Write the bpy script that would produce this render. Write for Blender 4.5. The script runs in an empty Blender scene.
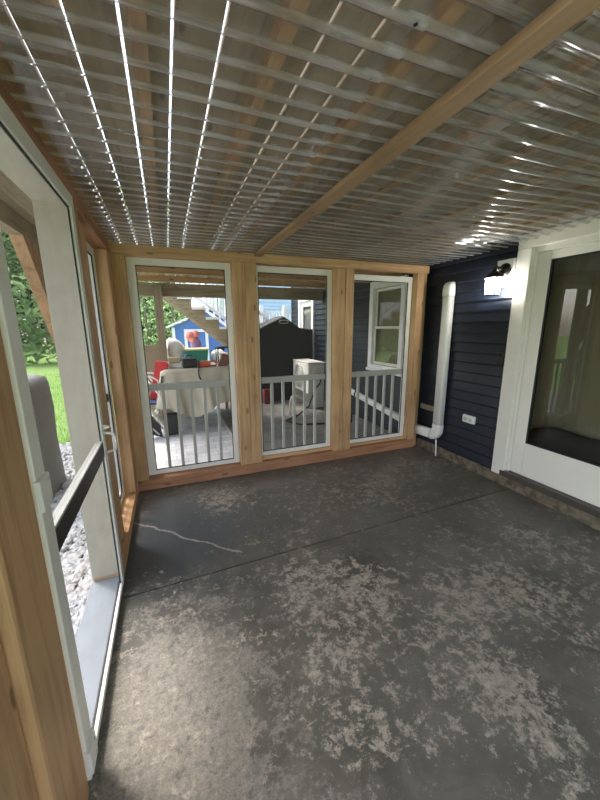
import bpy, bmesh, math, random
from mathutils import Vector, Matrix
random.seed(7)
R = random.random
def U(a, b): return a + (b - a) * random.random()
SC = bpy.context.scene
COL = SC.collection

# ------------------------------------------------------------------ materials
def new_mat(name):
    m = bpy.data.materials.new(name); m.use_nodes = True
    nt = m.node_tree; nt.nodes.clear()
    out = nt.nodes.new('ShaderNodeOutputMaterial')
    return m, nt, out
def N(nt, t, **kw):
    n = nt.nodes.new('ShaderNode' + t)
    for k, v in kw.items():
        if k in n.inputs: n.inputs[k].default_value = v
        else: setattr(n, k, v)
    return n
def ramp(nt, stops, interp='LINEAR'):
    n = nt.nodes.new('ShaderNodeValToRGB'); e = n.color_ramp; e.interpolation = interp
    while len(e.elements) > 1: e.elements.remove(e.elements[-1])
    for i, (p, c) in enumerate(stops):
        if not hasattr(c, '__len__'): c = (c, c, c)
        x = e.elements[0] if i == 0 else e.elements.new(p)
        x.position = p; x.color = (*c, 1)
    return n
def mixc(nt, fac, a, b, mode='MIX'):
    n = nt.nodes.new('ShaderNodeMix'); n.data_type = 'RGBA'; n.blend_type = mode
    L = nt.links
    for key, v in ((0, fac), (6, a), (7, b)):
        if hasattr(v, 'is_output'): L.new(v, n.inputs[key])
        elif key == 0: n.inputs[0].default_value = v
        else: n.inputs[key].default_value = (*v, 1)
    return n.outputs[2]
def math_(nt, op, a, b=0.0, c=None, clamp=False):
    n = nt.nodes.new('ShaderNodeMath'); n.operation = op; n.use_clamp = clamp
    for i, v in enumerate((a, b) if c is None else (a, b, c)):
        if hasattr(v, 'is_output'): nt.links.new(v, n.inputs[i])
        else: n.inputs[i].default_value = v
    return n.outputs[0]
def coords(nt, kind='Object', scale=(1, 1, 1), rand=True, rot=(0, 0, 0)):
    tc = nt.nodes.new('ShaderNodeTexCoord'); mp = nt.nodes.new('ShaderNodeMapping')
    mp.inputs['Scale'].default_value = scale; mp.inputs['Rotation'].default_value = rot
    nt.links.new(tc.outputs[kind], mp.inputs['Vector'])
    if rand:
        oi = nt.nodes.new('ShaderNodeObjectInfo')
        v = nt.nodes.new('ShaderNodeVectorMath'); v.operation = 'SCALE'
        v.inputs[0].default_value = (13.1, 7.7, 19.3)
        nt.links.new(oi.outputs['Random'], v.inputs['Scale'])
        a = nt.nodes.new('ShaderNodeVectorMath'); a.operation = 'ADD'
        nt.links.new(mp.outputs[0], a.inputs[0]); nt.links.new(v.outputs[0], a.inputs[1])
        return a.outputs[0]
    return mp.outputs[0]
def noise(nt, vec, scale=5, detail=4, rough=.55, dist=0.0):
    n = N(nt, 'TexNoise', Scale=scale, Detail=detail, Roughness=rough, Distortion=dist)
    nt.links.new(vec, n.inputs['Vector']); return n.outputs['Fac']
def bump(nt, h, strength=.3, dist=.01):
    b = N(nt, 'Bump', Strength=strength, Distance=dist); nt.links.new(h, b.inputs['Height']); return b.outputs[0]

def wood(name, light, dark, axis='z', knots=True, rough=.6, grey=0.0):
    m, nt, out = new_mat(name)
    s = {'x': (1.2, 22, 22), 'y': (22, 1.2, 22), 'z': (22, 22, 1.2)}[axis]
    v = coords(nt, 'Object', s)
    g = noise(nt, v, 1.0, 5, .6, 1.2)
    r = ramp(nt, [(.3, dark), (.5, light), (.72, tuple(min(1, c * 1.18) for c in light))])
    nt.links.new(g, r.inputs[0]); colr = r.outputs[0]
    v2 = coords(nt, 'Object', (1.5, 1.5, 1.5))
    big = noise(nt, v2, 1.6, 2, .5)
    rb = ramp(nt, [(.3, (.8, .76, .72)), (.7, (1.1, 1.08, 1.05))]); nt.links.new(big, rb.inputs[0])
    colr = mixc(nt, 1.0, colr, rb.outputs[0], 'MULTIPLY')
    if knots:
        k = {'x': (3, 9, 9), 'y': (9, 3, 9), 'z': (9, 9, 3)}[axis]
        vk = coords(nt, 'Object', k)
        vo = N(nt, 'TexVoronoi', Scale=1.15, Randomness=1.0); nt.links.new(vk, vo.inputs['Vector'])
        rk = ramp(nt, [(.0, 1.0), (.09, .9), (.14, 0.0)]); nt.links.new(vo.outputs['Distance'], rk.inputs[0])
        colr = mixc(nt, math_(nt, 'MULTIPLY', rk.outputs[0], .75), colr, tuple(c * .33 for c in dark))
    p = N(nt, 'BsdfPrincipled', Roughness=rough)
    nt.links.new(colr, p.inputs['Base Color']); nt.links.new(bump(nt, g, .15, .004), p.inputs['Normal'])
    nt.links.new(p.outputs[0], out.inputs[0]); return m

def plain(name, color, rough=.5, var=.12, scale=6, metal=0.0, bumps=0.0, spec=.5, stretch=(1, 1, 1)):
    m, nt, out = new_mat(name)
    v = coords(nt, 'Object', stretch)
    n = noise(nt, v, scale, 4)
    r = ramp(nt, [(.25, tuple(c * (1 - var) for c in color)), (.75, tuple(min(1, c * (1 + var)) for c in color))])
    nt.links.new(n, r.inputs[0])
    p = N(nt, 'BsdfPrincipled', Roughness=rough, Metallic=metal)
    p.inputs['Specular IOR Level'].default_value = spec
    nt.links.new(r.outputs[0], p.inputs['Base Color'])
    if bumps: nt.links.new(bump(nt, n, bumps, .01), p.inputs['Normal'])
    nt.links.new(p.outputs[0], out.inputs[0]); return m

def screen_mat(name, color, cover, seed=0):
    m, nt, out = new_mat(name)
    v = coords(nt, 'Object', (1, 1, 1))
    n = noise(nt, v, 9, 3)
    d = N(nt, 'BsdfDiffuse'); d.inputs['Color'].default_value = (*color, 1)
    t = N(nt, 'BsdfTransparent')
    r = ramp(nt, [(.3, cover * .9), (.7, cover * 1.1)]); nt.links.new(n, r.inputs[0])
    lw = N(nt, 'LayerWeight', Blend=.5)
    gz = math_(nt, 'POWER', lw.outputs['Facing'], 4.0)
    cv = math_(nt, 'MULTIPLY_ADD', gz, .55, r.outputs[0], clamp=True)
    mx = N(nt, 'MixShader')
    nt.links.new(cv, mx.inputs[0]); nt.links.new(t.outputs[0], mx.inputs[1]); nt.links.new(d.outputs[0], mx.inputs[2])
    nt.links.new(mx.outputs[0], out.inputs[0]); return m

def clear_mat(name, tint, gloss_rough, ior, streak_grime=0.0, streak_grime_color=(.5, .45, .38), gain=1.0, base=0.0, expo=5.0):
    """thin clear sheet: sees through, mirrors by Fresnel, carries some grime"""
    m, nt, out = new_mat(name)
    t = N(nt, 'BsdfTransparent'); t.inputs['Color'].default_value = (*tint, 1)
    g = N(nt, 'BsdfGlossy', Roughness=gloss_rough)
    lw = N(nt, 'LayerWeight', Blend=.5)                     # Schlick Fresnel, the same from either side of the thin sheet
    r0 = ((ior - 1) / (ior + 1)) ** 2
    sch = math_(nt, 'MULTIPLY_ADD', math_(nt, 'POWER', lw.outputs['Facing'], expo), 1 - r0, r0)
    f = math_(nt, 'MULTIPLY_ADD', sch, gain, base, clamp=True)
    mx = N(nt, 'MixShader'); nt.links.new(f, mx.inputs[0])
    nt.links.new(t.outputs[0], mx.inputs[1]); nt.links.new(g.outputs[0], mx.inputs[2])
    res = mx.outputs[0]
    if streak_grime:
        geo = N(nt, 'NewGeometry'); v = geo.outputs['Position']
        sx = N(nt, 'SeparateXYZ'); nt.links.new(v, sx.inputs[0])
        mp = N(nt, 'Mapping'); mp.inputs['Scale'].default_value = (2.2, 26, 1); nt.links.new(v, mp.inputs['Vector'])
        a = noise(nt, mp.outputs[0], 1.0, 6, .65, .3); b = noise(nt, v, 24, 4, .7)
        # pale band painted along every valley imitates bright rib streaks, plus random grime
        ph = math_(nt, 'COSINE', math_(nt, 'MULTIPLY', sx.outputs[1], 2 * math.pi / .0905))
        val = ramp(nt, [(.0, 1.0), (.16, .9), (.36, .16), (.6, .05), (1.0, .03)])
        nt.links.new(math_(nt, 'MULTIPLY_ADD', ph, .5, .5), val.inputs[0])
        ra = ramp(nt, [(.32, .15), (.68, 1.0)]); nt.links.new(a, ra.inputs[0])
        r2 = ramp(nt, [(.60, 0.0), (.75, .22)]); nt.links.new(b, r2.inputs[0])
        amt = math_(nt, 'MULTIPLY_ADD', math_(nt, 'MULTIPLY', val.outputs[0], ra.outputs[0]), streak_grime, math_(nt, 'ADD', r2.outputs[0], .04), clamp=True)
        r = type('o', (), {'outputs': [amt]})
        d = N(nt, 'BsdfDiffuse'); d.inputs['Color'].default_value = (*streak_grime_color, 1)
        tr = N(nt, 'BsdfTranslucent'); tr.inputs['Color'].default_value = (*streak_grime_color, 1)
        dm = N(nt, 'MixShader'); dm.inputs[0].default_value = .72
        nt.links.new(d.outputs[0], dm.inputs[1]); nt.links.new(tr.outputs[0], dm.inputs[2])
        m2 = N(nt, 'MixShader'); nt.links.new(r.outputs[0], m2.inputs[0])
        nt.links.new(res, m2.inputs[1]); nt.links.new(dm.outputs[0], m2.inputs[2]); res = m2.outputs[0]
    nt.links.new(res, out.inputs[0]); return m

def emit_mat(name, color, strength):
    m, nt, out = new_mat(name)
    e = N(nt, 'Emission', Strength=strength); e.inputs['Color'].default_value = (*color, 1)
    nt.links.new(e.outputs[0], out.inputs[0]); return m

CED = ((.57, .36, .185), (.41, .225, .105))
M = {}
for ax in 'xyz':
    M['cedar_' + ax] = wood('cedar grain ' + ax, *CED, axis=ax)
    M['deckwood_' + ax] = wood('weathered deck wood ' + ax, (.34, .28, .195), (.22, .175, .115), axis=ax, rough=.8)
    M['joist_' + ax] = wood('brown joist wood ' + ax, (.46, .29, .15), (.31, .18, .085), axis=ax, rough=.75)
M_BATTEN = wood('brown batten wood', (.36, .235, .13), (.25, .15, .08), axis='y')
M['redcedar_x'] = wood('reddish plate wood x', (.42, .21, .11), (.28, .125, .06), axis='x')
M['redcedar_y'] = wood('reddish plate wood y', (.42, .21, .11), (.28, .125, .06), axis='y')
M['white'] = plain('white painted frame', (.84, .82, .75), .4, .04, 3)
M['whitetrim'] = plain('white vinyl trim', (.75, .72, .64), .45, .05, 2)
M['jambwhite'] = plain('beige jamb paint', (.50, .455, .36), .55, .06, 14)
M['spline'] = plain('black spline rubber', (.015, .015, .015), .6)
M['railgrey'] = plain('grey white rail paint', (.55, .54, .49), .5, .05)
M['darkrail'] = plain('dark bronze crossbar', (.022, .022, .02), .5)
M['screen'] = screen_mat('charcoal insect screen', (.16, .16, .15), .17)
M['doorscreen'] = screen_mat('grey door insect screen', (.27, .265, .24), .25)
M['white_plastic'] = plain('white plastic duct', (.80, .79, .74), .35, .04)
M['black_plastic'] = plain('black plastic', (.008, .008, .009), .55)
M['bronze'] = plain('dark bronze metal', (.03, .024, .02), .4, .2, 20, metal=.6)
M['sheet'] = clear_mat('clear corrugated sheet', (.96, .965, .96), .09, 1.6, streak_grime=.85, streak_grime_color=(.84, .84, .83), gain=1.35, base=.02, expo=2.6)
M['glass'] = clear_mat('door glass', (.62, .64, .58), .01, 1.5, gain=1.7, base=.02)
def frosted():
    m, nt, out = new_mat('frosted lantern glass')
    t = N(nt, 'BsdfTransparent'); d = N(nt, 'BsdfTranslucent'); mx = N(nt, 'MixShader'); d.inputs[0].default_value = (.95, .95, .95, 1)
    n = noise(nt, coords(nt, 'Object'), 30, 2); r = ramp(nt, [(.3, .5), (.7, .6)]); nt.links.new(n, r.inputs[0]); nt.links.new(r.outputs[0], mx.inputs[0])
    nt.links.new(t.outputs[0], mx.inputs[1]); nt.links.new(d.outputs[0], mx.inputs[2]); nt.links.new(mx.outputs[0], out.inputs[0]); return m
M['lampglass'] = frosted()
M['bulb'] = emit_mat('lit bulb', (1.0, .97, .92), 150)
M['siding'] = plain('navy vinyl siding', (.0095, .0135, .0235), .40, .12, 3, spec=.35, stretch=(1, .4, 6))
M['curtain'] = plain('beige curtain', (.42, .38, .28), .9, .1, 5, stretch=(1, 8, .3))
M['interior'] = plain('interior beige paint', (.45, .42, .34), .8, .05)
M['darksofa'] = plain('black upholstery', (.012, .012, .012), .8)  # stands for the dark floor mirrored in the patio door glass
M['greycover'] = plain('grey vinyl cover', (.17, .175, .18), .6, .12, 7, bumps=.15)
M['blackcover'] = plain('black grill cover cloth', (.014, .014, .013), .7, .15, 7, bumps=.2)
M['tarp'] = plain('tan canvas tarp', (.50, .46, .35), .8, .14, 5, bumps=.25)
M['red'] = plain('red plastic', (.62, .03, .035), .45)
M['orange'] = plain('orange red plastic', (.50, .08, .03), .5, .25, 15)
M['cardboard'] = plain('brown cardboard', (.28, .21, .14), .9)
M['tanbox'] = plain('tan cardboard', (.48, .38, .24), .85)
M['greentub'] = plain('teal green plastic', (.02, .24, .17), .4)
M['yellow'] = plain('pale yellow rim', (.75, .68, .35), .5)
M['whitesack'] = plain('white sack plastic', (.82, .83, .82), .55, .1, 12, bumps=.4)
M['blue'] = plain('dark blue fabric', (.035, .06, .18), .8)
M['pink'] = plain('pink plush', (.75, .25, .22), .8, .2, 12)
M['purple'] = plain('mauve plush', (.30, .17, .34), .8, .2, 12)
M['brickbrown'] = plain('reddish brown box', (.24, .10, .07), .8, .25, 25)
M['housewhite'] = plain('bright white trim', (.85, .86, .86), .5)
M['playblue'] = plain('blue playhouse wall', (.09, .20, .52), .6, .1, 4, stretch=(1, 1, 8))
M['paleblue'] = plain('pale blue siding', (.45, .58, .75), .6, .06)
M['acwhite'] = plain('light grey metal housing', (.66, .65, .58), .45, .05)
M['concrete'] = plain('mossy concrete ledge', (.13, .105, .07), .85, .7, 16, bumps=.5)
M['threshold'] = plain('dark bronze threshold', (.06, .05, .038), .45)
M['stonegrey'] = plain('pale blue grey paint', (.27, .30, .34), .6, .08, 10)
M['bark'] = plain('grey bark', (.17, .14, .105), .9, .3, 8, bumps=.5, stretch=(3, 3, .5))
M['pebble'] = plain('pale gravel', (.40, .41, .42), .8, .4, 40)

def leaf_mat(name, a, b):
    m, nt, out = new_mat(name)
    g = N(nt, 'NewGeometry')
    r = ramp(nt, [(0, a), (1, b)]); nt.links.new(g.outputs['Random Per Island'], r.inputs[0])
    d = N(nt, 'BsdfDiffuse'); t = N(nt, 'BsdfTranslucent')
    nt.links.new(r.outputs[0], d.inputs[0]); nt.links.new(r.outputs[0], t.inputs[0])
    mx = N(nt, 'MixShader'); mx.inputs[0].default_value = .4
    nt.links.new(d.outputs[0], mx.inputs[1]); nt.links.new(t.outputs[0], mx.inputs[2]); nt.links.new(mx.outputs[0], out.inputs[0])
    return m
M['leaf'] = leaf_mat('green leaves', (.13, .21, .09), (.32, .43, .22))
M['leafdark'] = leaf_mat('dark leaves', (.035, .06, .03), (.09, .14, .075))
M['leafpale'] = leaf_mat('pale leaves', (.28, .42, .16), (.55, .66, .36))
M['grass'] = leaf_mat('grass blades', (.22, .42, .08), (.42, .66, .18))

def lawn_mat():
    m, nt, out = new_mat('lawn ground')
    v = coords(nt, 'Object', (1, 1, 1), rand=False)
    a = noise(nt, v, .8, 3); b = noise(nt, v, 40, 3)
    k = math_(nt, 'MULTIPLY_ADD', b, .5, math_(nt, 'MULTIPLY', a, .5))
    r = ramp(nt, [(.3, (.15, .25, .07)), (.7, (.27, .38, .14))]); nt.links.new(k, r.inputs[0])
    p = N(nt, 'BsdfDiffuse'); nt.links.new(r.outputs[0], p.inputs[0]); nt.links.new(p.outputs[0], out.inputs[0]); return m
M['lawn'] = lawn_mat()

def paver_mat():
    m, nt, out = new_mat('grey concrete pavers')
    v = coords(nt, 'Object', (1, 1, 1), rand=False)
    b = N(nt, 'TexBrick', Scale=1.0); b.inputs['Mortar Size'].default_value = .006
    b.inputs['Brick Width'].default_value = .24; b.inputs['Row Height'].default_value = .12
    b.inputs['Color1'].default_value = (.50, .51, .53, 1); b.inputs['Color2'].default_value = (.60, .60, .61, 1)
    b.inputs['Mortar'].default_value = (.36, .36, .36, 1); b.inputs['Mortar Smooth'].default_value = .3
    nt.links.new(v, b.inputs['Vector'])
    n = noise(nt, v, 3, 6, .65)
    r = ramp(nt, [(.3, .7), (.7, 1.15)]); nt.links.new(n, r.inputs[0])
    c = mixc(nt, 1.0, b.outputs['Color'], r.outputs[0], 'MULTIPLY')
    p = N(nt, 'BsdfPrincipled', Roughness=.6); nt.links.new(c, p.inputs['Base Color'])
    nt.links.new(p.outputs[0], out.inputs[0]); return m
M['paver'] = paver_mat()

def floor_mat():
    m, nt, out = new_mat('worn painted concrete')
    L = nt.links
    tc = N(nt, 'TexCoord')
    geo = N(nt, 'NewGeometry'); pos = geo.outputs['Position']
    sx = N(nt, 'SeparateXYZ'); L.new(pos, sx.inputs[0]); X, Y = sx.outputs[0], sx.outputs[1]
    def gauss(cx, cy, rx, ry, amp):
        a = math_(nt, 'DIVIDE', math_(nt, 'SUBTRACT', X, cx), rx); b = math_(nt, 'DIVIDE', math_(nt, 'SUBTRACT', Y, cy), ry)
        q = math_(nt, 'ADD', math_(nt, 'MULTIPLY', a, a), math_(nt, 'MULTIPLY', b, b))
        return math_(nt, 'MULTIPLY', math_(nt, 'POWER', 2.718, math_(nt, 'MULTIPLY', q, -1.0)), amp)
    big = noise(nt, pos, 1.5, 3, .5, .4)
    mid = noise(nt, pos, 7.0, 12, .74, .25)
    fin = noise(nt, pos, 46, 6, .7)
    spk = noise(nt, pos, 150, 3, .7)
    k = math_(nt, 'MULTIPLY_ADD', big, .30, math_(nt, 'MULTIPLY', mid, .70))
    k = math_(nt, 'MULTIPLY_ADD', math_(nt, 'SUBTRACT', fin, .5), .30, k)
    # worn zones: near slab by the screen door and a strip along the far sill; kept paint in the far left
    for z in ((-.05, 1.2, .42, .62, .17), (-.3, .7, .5, .5, .08), (.35, 2.85, .7, .2, .06), (-.12, 2.42, .40, .36, -.16)):
        k = math_(nt, 'ADD', k, gauss(*z))
    rw = ramp(nt, [(.575, 0.0), (.61, .7), (.70, 1.0)]); L.new(k, rw.inputs[0])
    # paint: blue grey in the far left, olive grey elsewhere, smeared thin in places
    pb = ramp(nt, [(.3, (.085, .079, .065)), (.7, (.145, .135, .112))]); L.new(noise(nt, pos, 2.2, 6, .65), pb.inputs[0])
    blue = gauss(-.05, 2.4, .62, .52, 1.1)
    paint = mixc(nt, math_(nt, 'MINIMUM', blue, 1.0), pb.outputs[0], (.056, .066, .080))
    sm = ramp(nt, [(.48, 0.0), (.66, .55)]); L.new(noise(nt, pos, 4.2, 10, .72, .8), sm.inputs[0])
    paint = mixc(nt, math_(nt, 'MULTIPLY', sm.outputs[0], math_(nt, 'SUBTRACT', 1.0, math_(nt, 'MINIMUM', blue, 1.0))), paint, (.20, .178, .140))
    rc = ramp(nt, [(.3, (.13, .115, .095)), (.5, (.24, .215, .175)), (.7, (.36, .325, .27))])
    L.new(math_(nt, 'MULTIPLY_ADD', spk, .5, math_(nt, 'MULTIPLY', fin, .5)), rc.inputs[0])
    colr = mixc(nt, rw.outputs[0], paint, rc.outputs[0])
    # flaked islands of bare pale concrete
    q = math_(nt, 'MULTIPLY_ADD', noise(nt, pos, 15, 14, .82, .15), .84, math_(nt, 'MULTIPLY', noise(nt, pos, 2.0, 3, .5, .6), .22))
    for z in ((.30, 2.74, .26, .24, .065), (.95, 1.62, .28, .22, .042), (.94, 1.27, .24, .18, .045), (1.56, 1.08, .55, .35, .040), (1.26, .85, .16, .22, .045),
              (1.18, .55, .14, .22, .055), (.60, .80, .20, .14, .055), (2.2, 1.25, .4, .3, .04), (1.87, 2.6, .7, .25, .05), (.53, 1.25, .14, .5, .05), (-.1, 2.35, .35, .3, -.10)):
        q = math_(nt, 'ADD', q, gauss(*z))
    rp = ramp(nt, [(.578, 0.0), (.602, .85), (.69, 1.0)]); L.new(q, rp.inputs[0])
    rcc = ramp(nt, [(.35, (.26, .22, .17)), (.65, (.46, .41, .33))]); L.new(fin, rcc.inputs[0])
    colr = mixc(nt, rp.outputs[0], colr, rcc.outputs[0])
    wear = math_(nt, 'MAXIMUM', rw.outputs[0], rp.outputs[0])
    # pale flecks and a hairline crack across the far slab
    rf = ramp(nt, [(.60, 0.0), (.66, .75)]); L.new(math_(nt, 'MULTIPLY_ADD', spk, .4, math_(nt, 'MULTIPLY', noise(nt, pos, 17, 8, .7), .6)), rf.inputs[0])
    colr = mixc(nt, rf.outputs[0], colr, (.40, .35, .28))
    # dark specks of paint left in the worn zones
    sp_d = ramp(nt, [(.52, 0.0), (.60, .8)]); L.new(math_(nt, 'MULTIPLY_ADD', noise(nt, pos, 26, 8, .75), .7, math_(nt, 'MULTIPLY', mid, .3)), sp_d.inputs[0])
    colr = mixc(nt, math_(nt, 'MULTIPLY', sp_d.outputs[0], wear), colr, (.10, .095, .085))
    wob = math_(nt, 'MULTIPLY', math_(nt, 'SUBTRACT', noise(nt, pos, 4, 5, .6), .5), .16)
    yc = math_(nt, 'MULTIPLY_ADD', X, -.95, 2.36)
    dd = math_(nt, 'ABSOLUTE', math_(nt, 'ADD', math_(nt, 'SUBTRACT', Y, yc), wob))
    line = math_(nt, 'LESS_THAN', dd, .011)
    line = math_(nt, 'MULTIPLY', line, math_(nt, 'LESS_THAN', X, .36))
    line = math_(nt, 'MULTIPLY', line, math_(nt, 'GREATER_THAN', Y, 1.97))
    colr = mixc(nt, math_(nt, 'MULTIPLY', line, .7), colr, (.36, .34, .30))
    p = N(nt, 'BsdfPrincipled')
    L.new(colr, p.inputs['Base Color'])
    rr = ramp(nt, [(0, .36), (1, .8)]); L.new(wear, rr.inputs[0]); L.new(rr.outputs[0], p.inputs['Roughness'])
    h = math_(nt, 'MULTIPLY_ADD', wear, -.5, math_(nt, 'MULTIPLY', spk, .35))
    L.new(bump(nt, h, .45, .004), p.inputs['Normal'])
    L.new(p.outputs[0], out.inputs[0]); return m
M['floor'] = floor_mat()

# ------------------------------------------------------------------ mesh helpers
class MB:
    def __init__(s): s.bm = bmesh.new()
    def box(s, x0, x1, y0, y1, z0, z1, bev=0.0):
        v = [s.bm.verts.new((x, y, z)) for x in (x0, x1) for y in (y0, y1) for z in (z0, z1)]
        q = [(0, 1, 3, 2), (4, 6, 7, 5), (0, 4, 5, 1), (2, 3, 7, 6), (0, 2, 6, 4), (1, 5, 7, 3)]
        fs = [s.bm.faces.new([v[i] for i in f]) for f in q]
        if bev:
            es = list({e for f in fs for e in f.edges})
            bmesh.ops.bevel(s.bm, geom=es, offset=bev, segments=2, profile=.5, affect='EDGES')
        return s
    def hexa(s, pts):
        v = [s.bm.verts.new(p) for p in pts]
        for f in [(0, 1, 2, 3), (7, 6, 5, 4), (0, 4, 5, 1), (1, 5, 6, 2), (2, 6, 7, 3), (3, 7, 4, 0)]: s.bm.faces.new([v[i] for i in f])
        return s
    def bar(s, p, q, w, h, up=(0, 0, 1)):
        p, q = Vector(p), Vector(q); d = (q - p).normalized(); up = Vector(up)
        a = d.cross(up).normalized() * w / 2; b = a.cross(d).normalized() * h / 2
        return s.hexa([p - a - b, p + a - b, p + a + b, p - a + b, q - a - b, q + a - b, q + a + b, q - a + b])
    def prism(s, poly, axis, a, b):
        def P(u, v, w): return {'x': (w, u, v), 'y': (u, w, v), 'z': (u, v, w)}[axis]
        A = [s.bm.verts.new(P(u, v, a)) for u, v in poly]; B = [s.bm.verts.new(P(u, v, b)) for u, v in poly]
        n = len(poly)
        s.bm.faces.new(A); s.bm.faces.new(B[::-1])
        for i in range(n): s.bm.faces.new([A[i], B[i], B[(i + 1) % n], A[(i + 1) % n]])
        return s
    def tube(s, pts, r, n=10, cap=True):
        pts = [Vector(p) for p in pts]; rs = r if hasattr(r, '__len__') else [r] * len(pts); rings = []
        a = None
        for i, p in enumerate(pts):
            d = (pts[min(i + 1, len(pts) - 1)] - pts[max(i - 1, 0)]).normalized()
            if a is None:
                a = d.orthogonal().normalized()
            a = (a - d * a.dot(d)).normalized(); b = d.cross(a)
            rings.append([s.bm.verts.new(p + (a * math.cos(t) + b * math.sin(t)) * rs[i]) for t in [2 * math.pi * k / n for k in range(n)]])
        for A, B in zip(rings, rings[1:]):
            for k in range(n):
                f = s.bm.faces.new([A[k], A[(k + 1) % n], B[(k + 1) % n], B[k]]); f.smooth = True
        if cap: s.bm.faces.new(rings[0][::-1]); s.bm.faces.new(rings[-1])
        return s
    def lathe(s, prof, c, n=20, axis='z'):
        rings = []
        for r, h in prof:
            ring = []
            for k in range(n):
                t = 2 * math.pi * k / n; u, v = r * math.cos(t), r * math.sin(t)
                o = {'z': (u, v, h), 'x': (h, u, v), 'y': (u, h, v)}[axis]
                ring.append(s.bm.verts.new((c[0] + o[0], c[1] + o[1], c[2] + o[2])))
            rings.append(ring)
        for A, B in zip(rings, rings[1:]):
            for k in range(n):
                f = s.bm.faces.new([A[k], A[(k + 1) % n], B[(k + 1) % n], B[k]]); f.smooth = True
        s.bm.faces.new(rings[0][::-1]); s.bm.faces.new(rings[-1])
        return s
    def ball(s, c, r, seg=14, jitter=0.0):
        rx, ry, rz = r if hasattr(r, '__len__') else (r, r, r)
        res = bmesh.ops.create_uvsphere(s.bm, u_segments=seg, v_segments=max(6, seg * 2 // 3), radius=1)
        for v in res['verts']:
            j = 1 + jitter * U(-1, 1)
            v.co = Vector((c[0] + v.co.x * rx * j, c[1] + v.co.y * ry * j, c[2] + v.co.z * rz * j))
            for f in v.link_faces: f.smooth = True
        return s
    def grid(s, nu, nv, fn, smooth=True, flip=False):
        V = [[s.bm.verts.new(fn(i / nu, j / nv)) for j in range(nv + 1)] for i in range(nu + 1)]
        for i in range(nu):
            for j in range(nv):
                q = [V[i][j], V[i + 1][j], V[i + 1][j + 1], V[i][j + 1]]
                f = s.bm.faces.new(q[::-1] if flip else q); f.smooth = smooth
        return s
    def build(s, name, mat, parent=None, normals=True, origin=None):
        if normals: bmesh.ops.recalc_face_normals(s.bm, faces=s.bm.faces[:])
        me = bpy.data.meshes.new(name)
        vs = [v.co for v in s.bm.verts]
        lo = Vector([min(v[i] for v in vs) for i in range(3)]); hi = Vector([max(v[i] for v in vs) for i in range(3)])
        if parent is None:
            o0 = Vector(origin) if origin else Vector(((lo.x + hi.x) / 2, (lo.y + hi.y) / 2, lo.z))
        else:
            o0 = parent['_w'] if False else WORLD[parent.name]
        wo = o0 if parent is None else Vector(((lo.x + hi.x) / 2, (lo.y + hi.y) / 2, (lo.z + hi.z) / 2))
        for v in s.bm.verts: v.co -= wo
        s.bm.to_mesh(me); s.bm.free()
        o = bpy.data.objects.new(name, me); COL.objects.link(o)
        me.materials.append(M[mat] if isinstance(mat, str) else mat)
        if parent is None: o.location = wo
        else:
            o.parent = parent; o.location = wo - WORLD[parent.name]
        WORLD[o.name] = wo.copy()
        return o
WORLD = {}
def tag(o, label=None, cat=None, group=None, kind=None):
    if label: o['label'] = label
    if cat: o['category'] = cat
    if group: o['group'] = group
    if kind: o['kind'] = kind
    return o
def empty(name, loc, label=None, cat=None, group=None, kind=None):
    o = bpy.data.objects.new(name, None); COL.objects.link(o); o.location = loc
    o.empty_display_size = .1
    WORLD[o.name] = Vector(loc)
    return tag(o, label, cat, group, kind)
def copy_tree(o, parent=None, delta=None):
    c = o.copy(); COL.objects.link(c)
    if parent is not None: c.parent = parent
    elif delta is not None: c.location = o.location + Vector(delta)
    for ch in list(o.children): copy_tree(ch, c)
    return c

# ------------------------------------------------------------------ key dimensions
LX, RX, FY = -.363, 2.92, 3.238      # left face, house wall, far face of the timber
REC = .09                            # screens sit this far behind the timber faces
HZ0, HZ1 = 2.085, 2.165              # header underside / top
SHZ = 2.178                          # corrugated roof height
NEAR = -1.4

# ------------------------------------------------------------------ floor: two slabs with a control joint
def jy(x): return 1.905 + .035 * (x - .29)
b = MB()
def slab(b, y0f, y1f, z0, z1, n=2):
    b.hexa([(-.47, y0f(-.47), z0), (RX + .03, y0f(RX), z0), (RX + .03, y1f(RX), z0), (-.47, y1f(-.47), z0),
            (-.47, y0f(-.47), z1), (RX + .03, y0f(RX), z1), (RX + .03, y1f(RX), z1), (-.47, y1f(-.47), z1)])
slab(b, lambda x: NEAR, lambda x: jy(x) - .006, -.12, 0)
slab(b, lambda x: jy(x) + .006, lambda x: FY + REC + .05, -.12, -.002)
b.box(-.47, RX + .03, 1.8, 2.1, -.14, -.022)
tag(b.build('floor', 'floor'), 'dark painted concrete floor with worn tan patches and a control joint', 'floor', kind='structure')

# ------------------------------------------------------------------ far wall timber
def post(x0, x1, y0, y1, z0, z1, label, group=None, mat='cedar_z', parts=None):
    o = MB().box(x0, x1, y0, y1, z0, z1, .012 if y1 < 1.1 else .005).build('wooden_post', mat)
    return tag(o, label, 'post', group)
ZP0 = .105
post(LX, -.262, FY, FY + REC, ZP0, HZ0, 'cedar post in the far left corner, left of the leftmost far screen')
post(.612, .722, FY, FY + REC, ZP0, HZ0, 'cedar post at the right edge of the leftmost far screen')
post(.7225, .838, FY + .003, FY + REC, ZP0, HZ0, 'cedar post at the left edge of the middle far screen')
post(1.668, 1.782, FY + .004, FY + REC, ZP0, HZ0, 'cedar post at the right edge of the middle far screen')
post(1.7825, 1.882, FY - .006, FY + REC, ZP0, HZ0, 'cedar post at the left edge of the rightmost far screen')
post(2.708, 2.80, FY, FY + REC, ZP0, HZ0, 'cedar post at the right edge of the rightmost far screen')
post(2.8005, 2.872, FY + .035, FY + REC + .03, .0, HZ1, 'dark set-back cedar post against the navy house wall', mat='joist_z')
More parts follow.
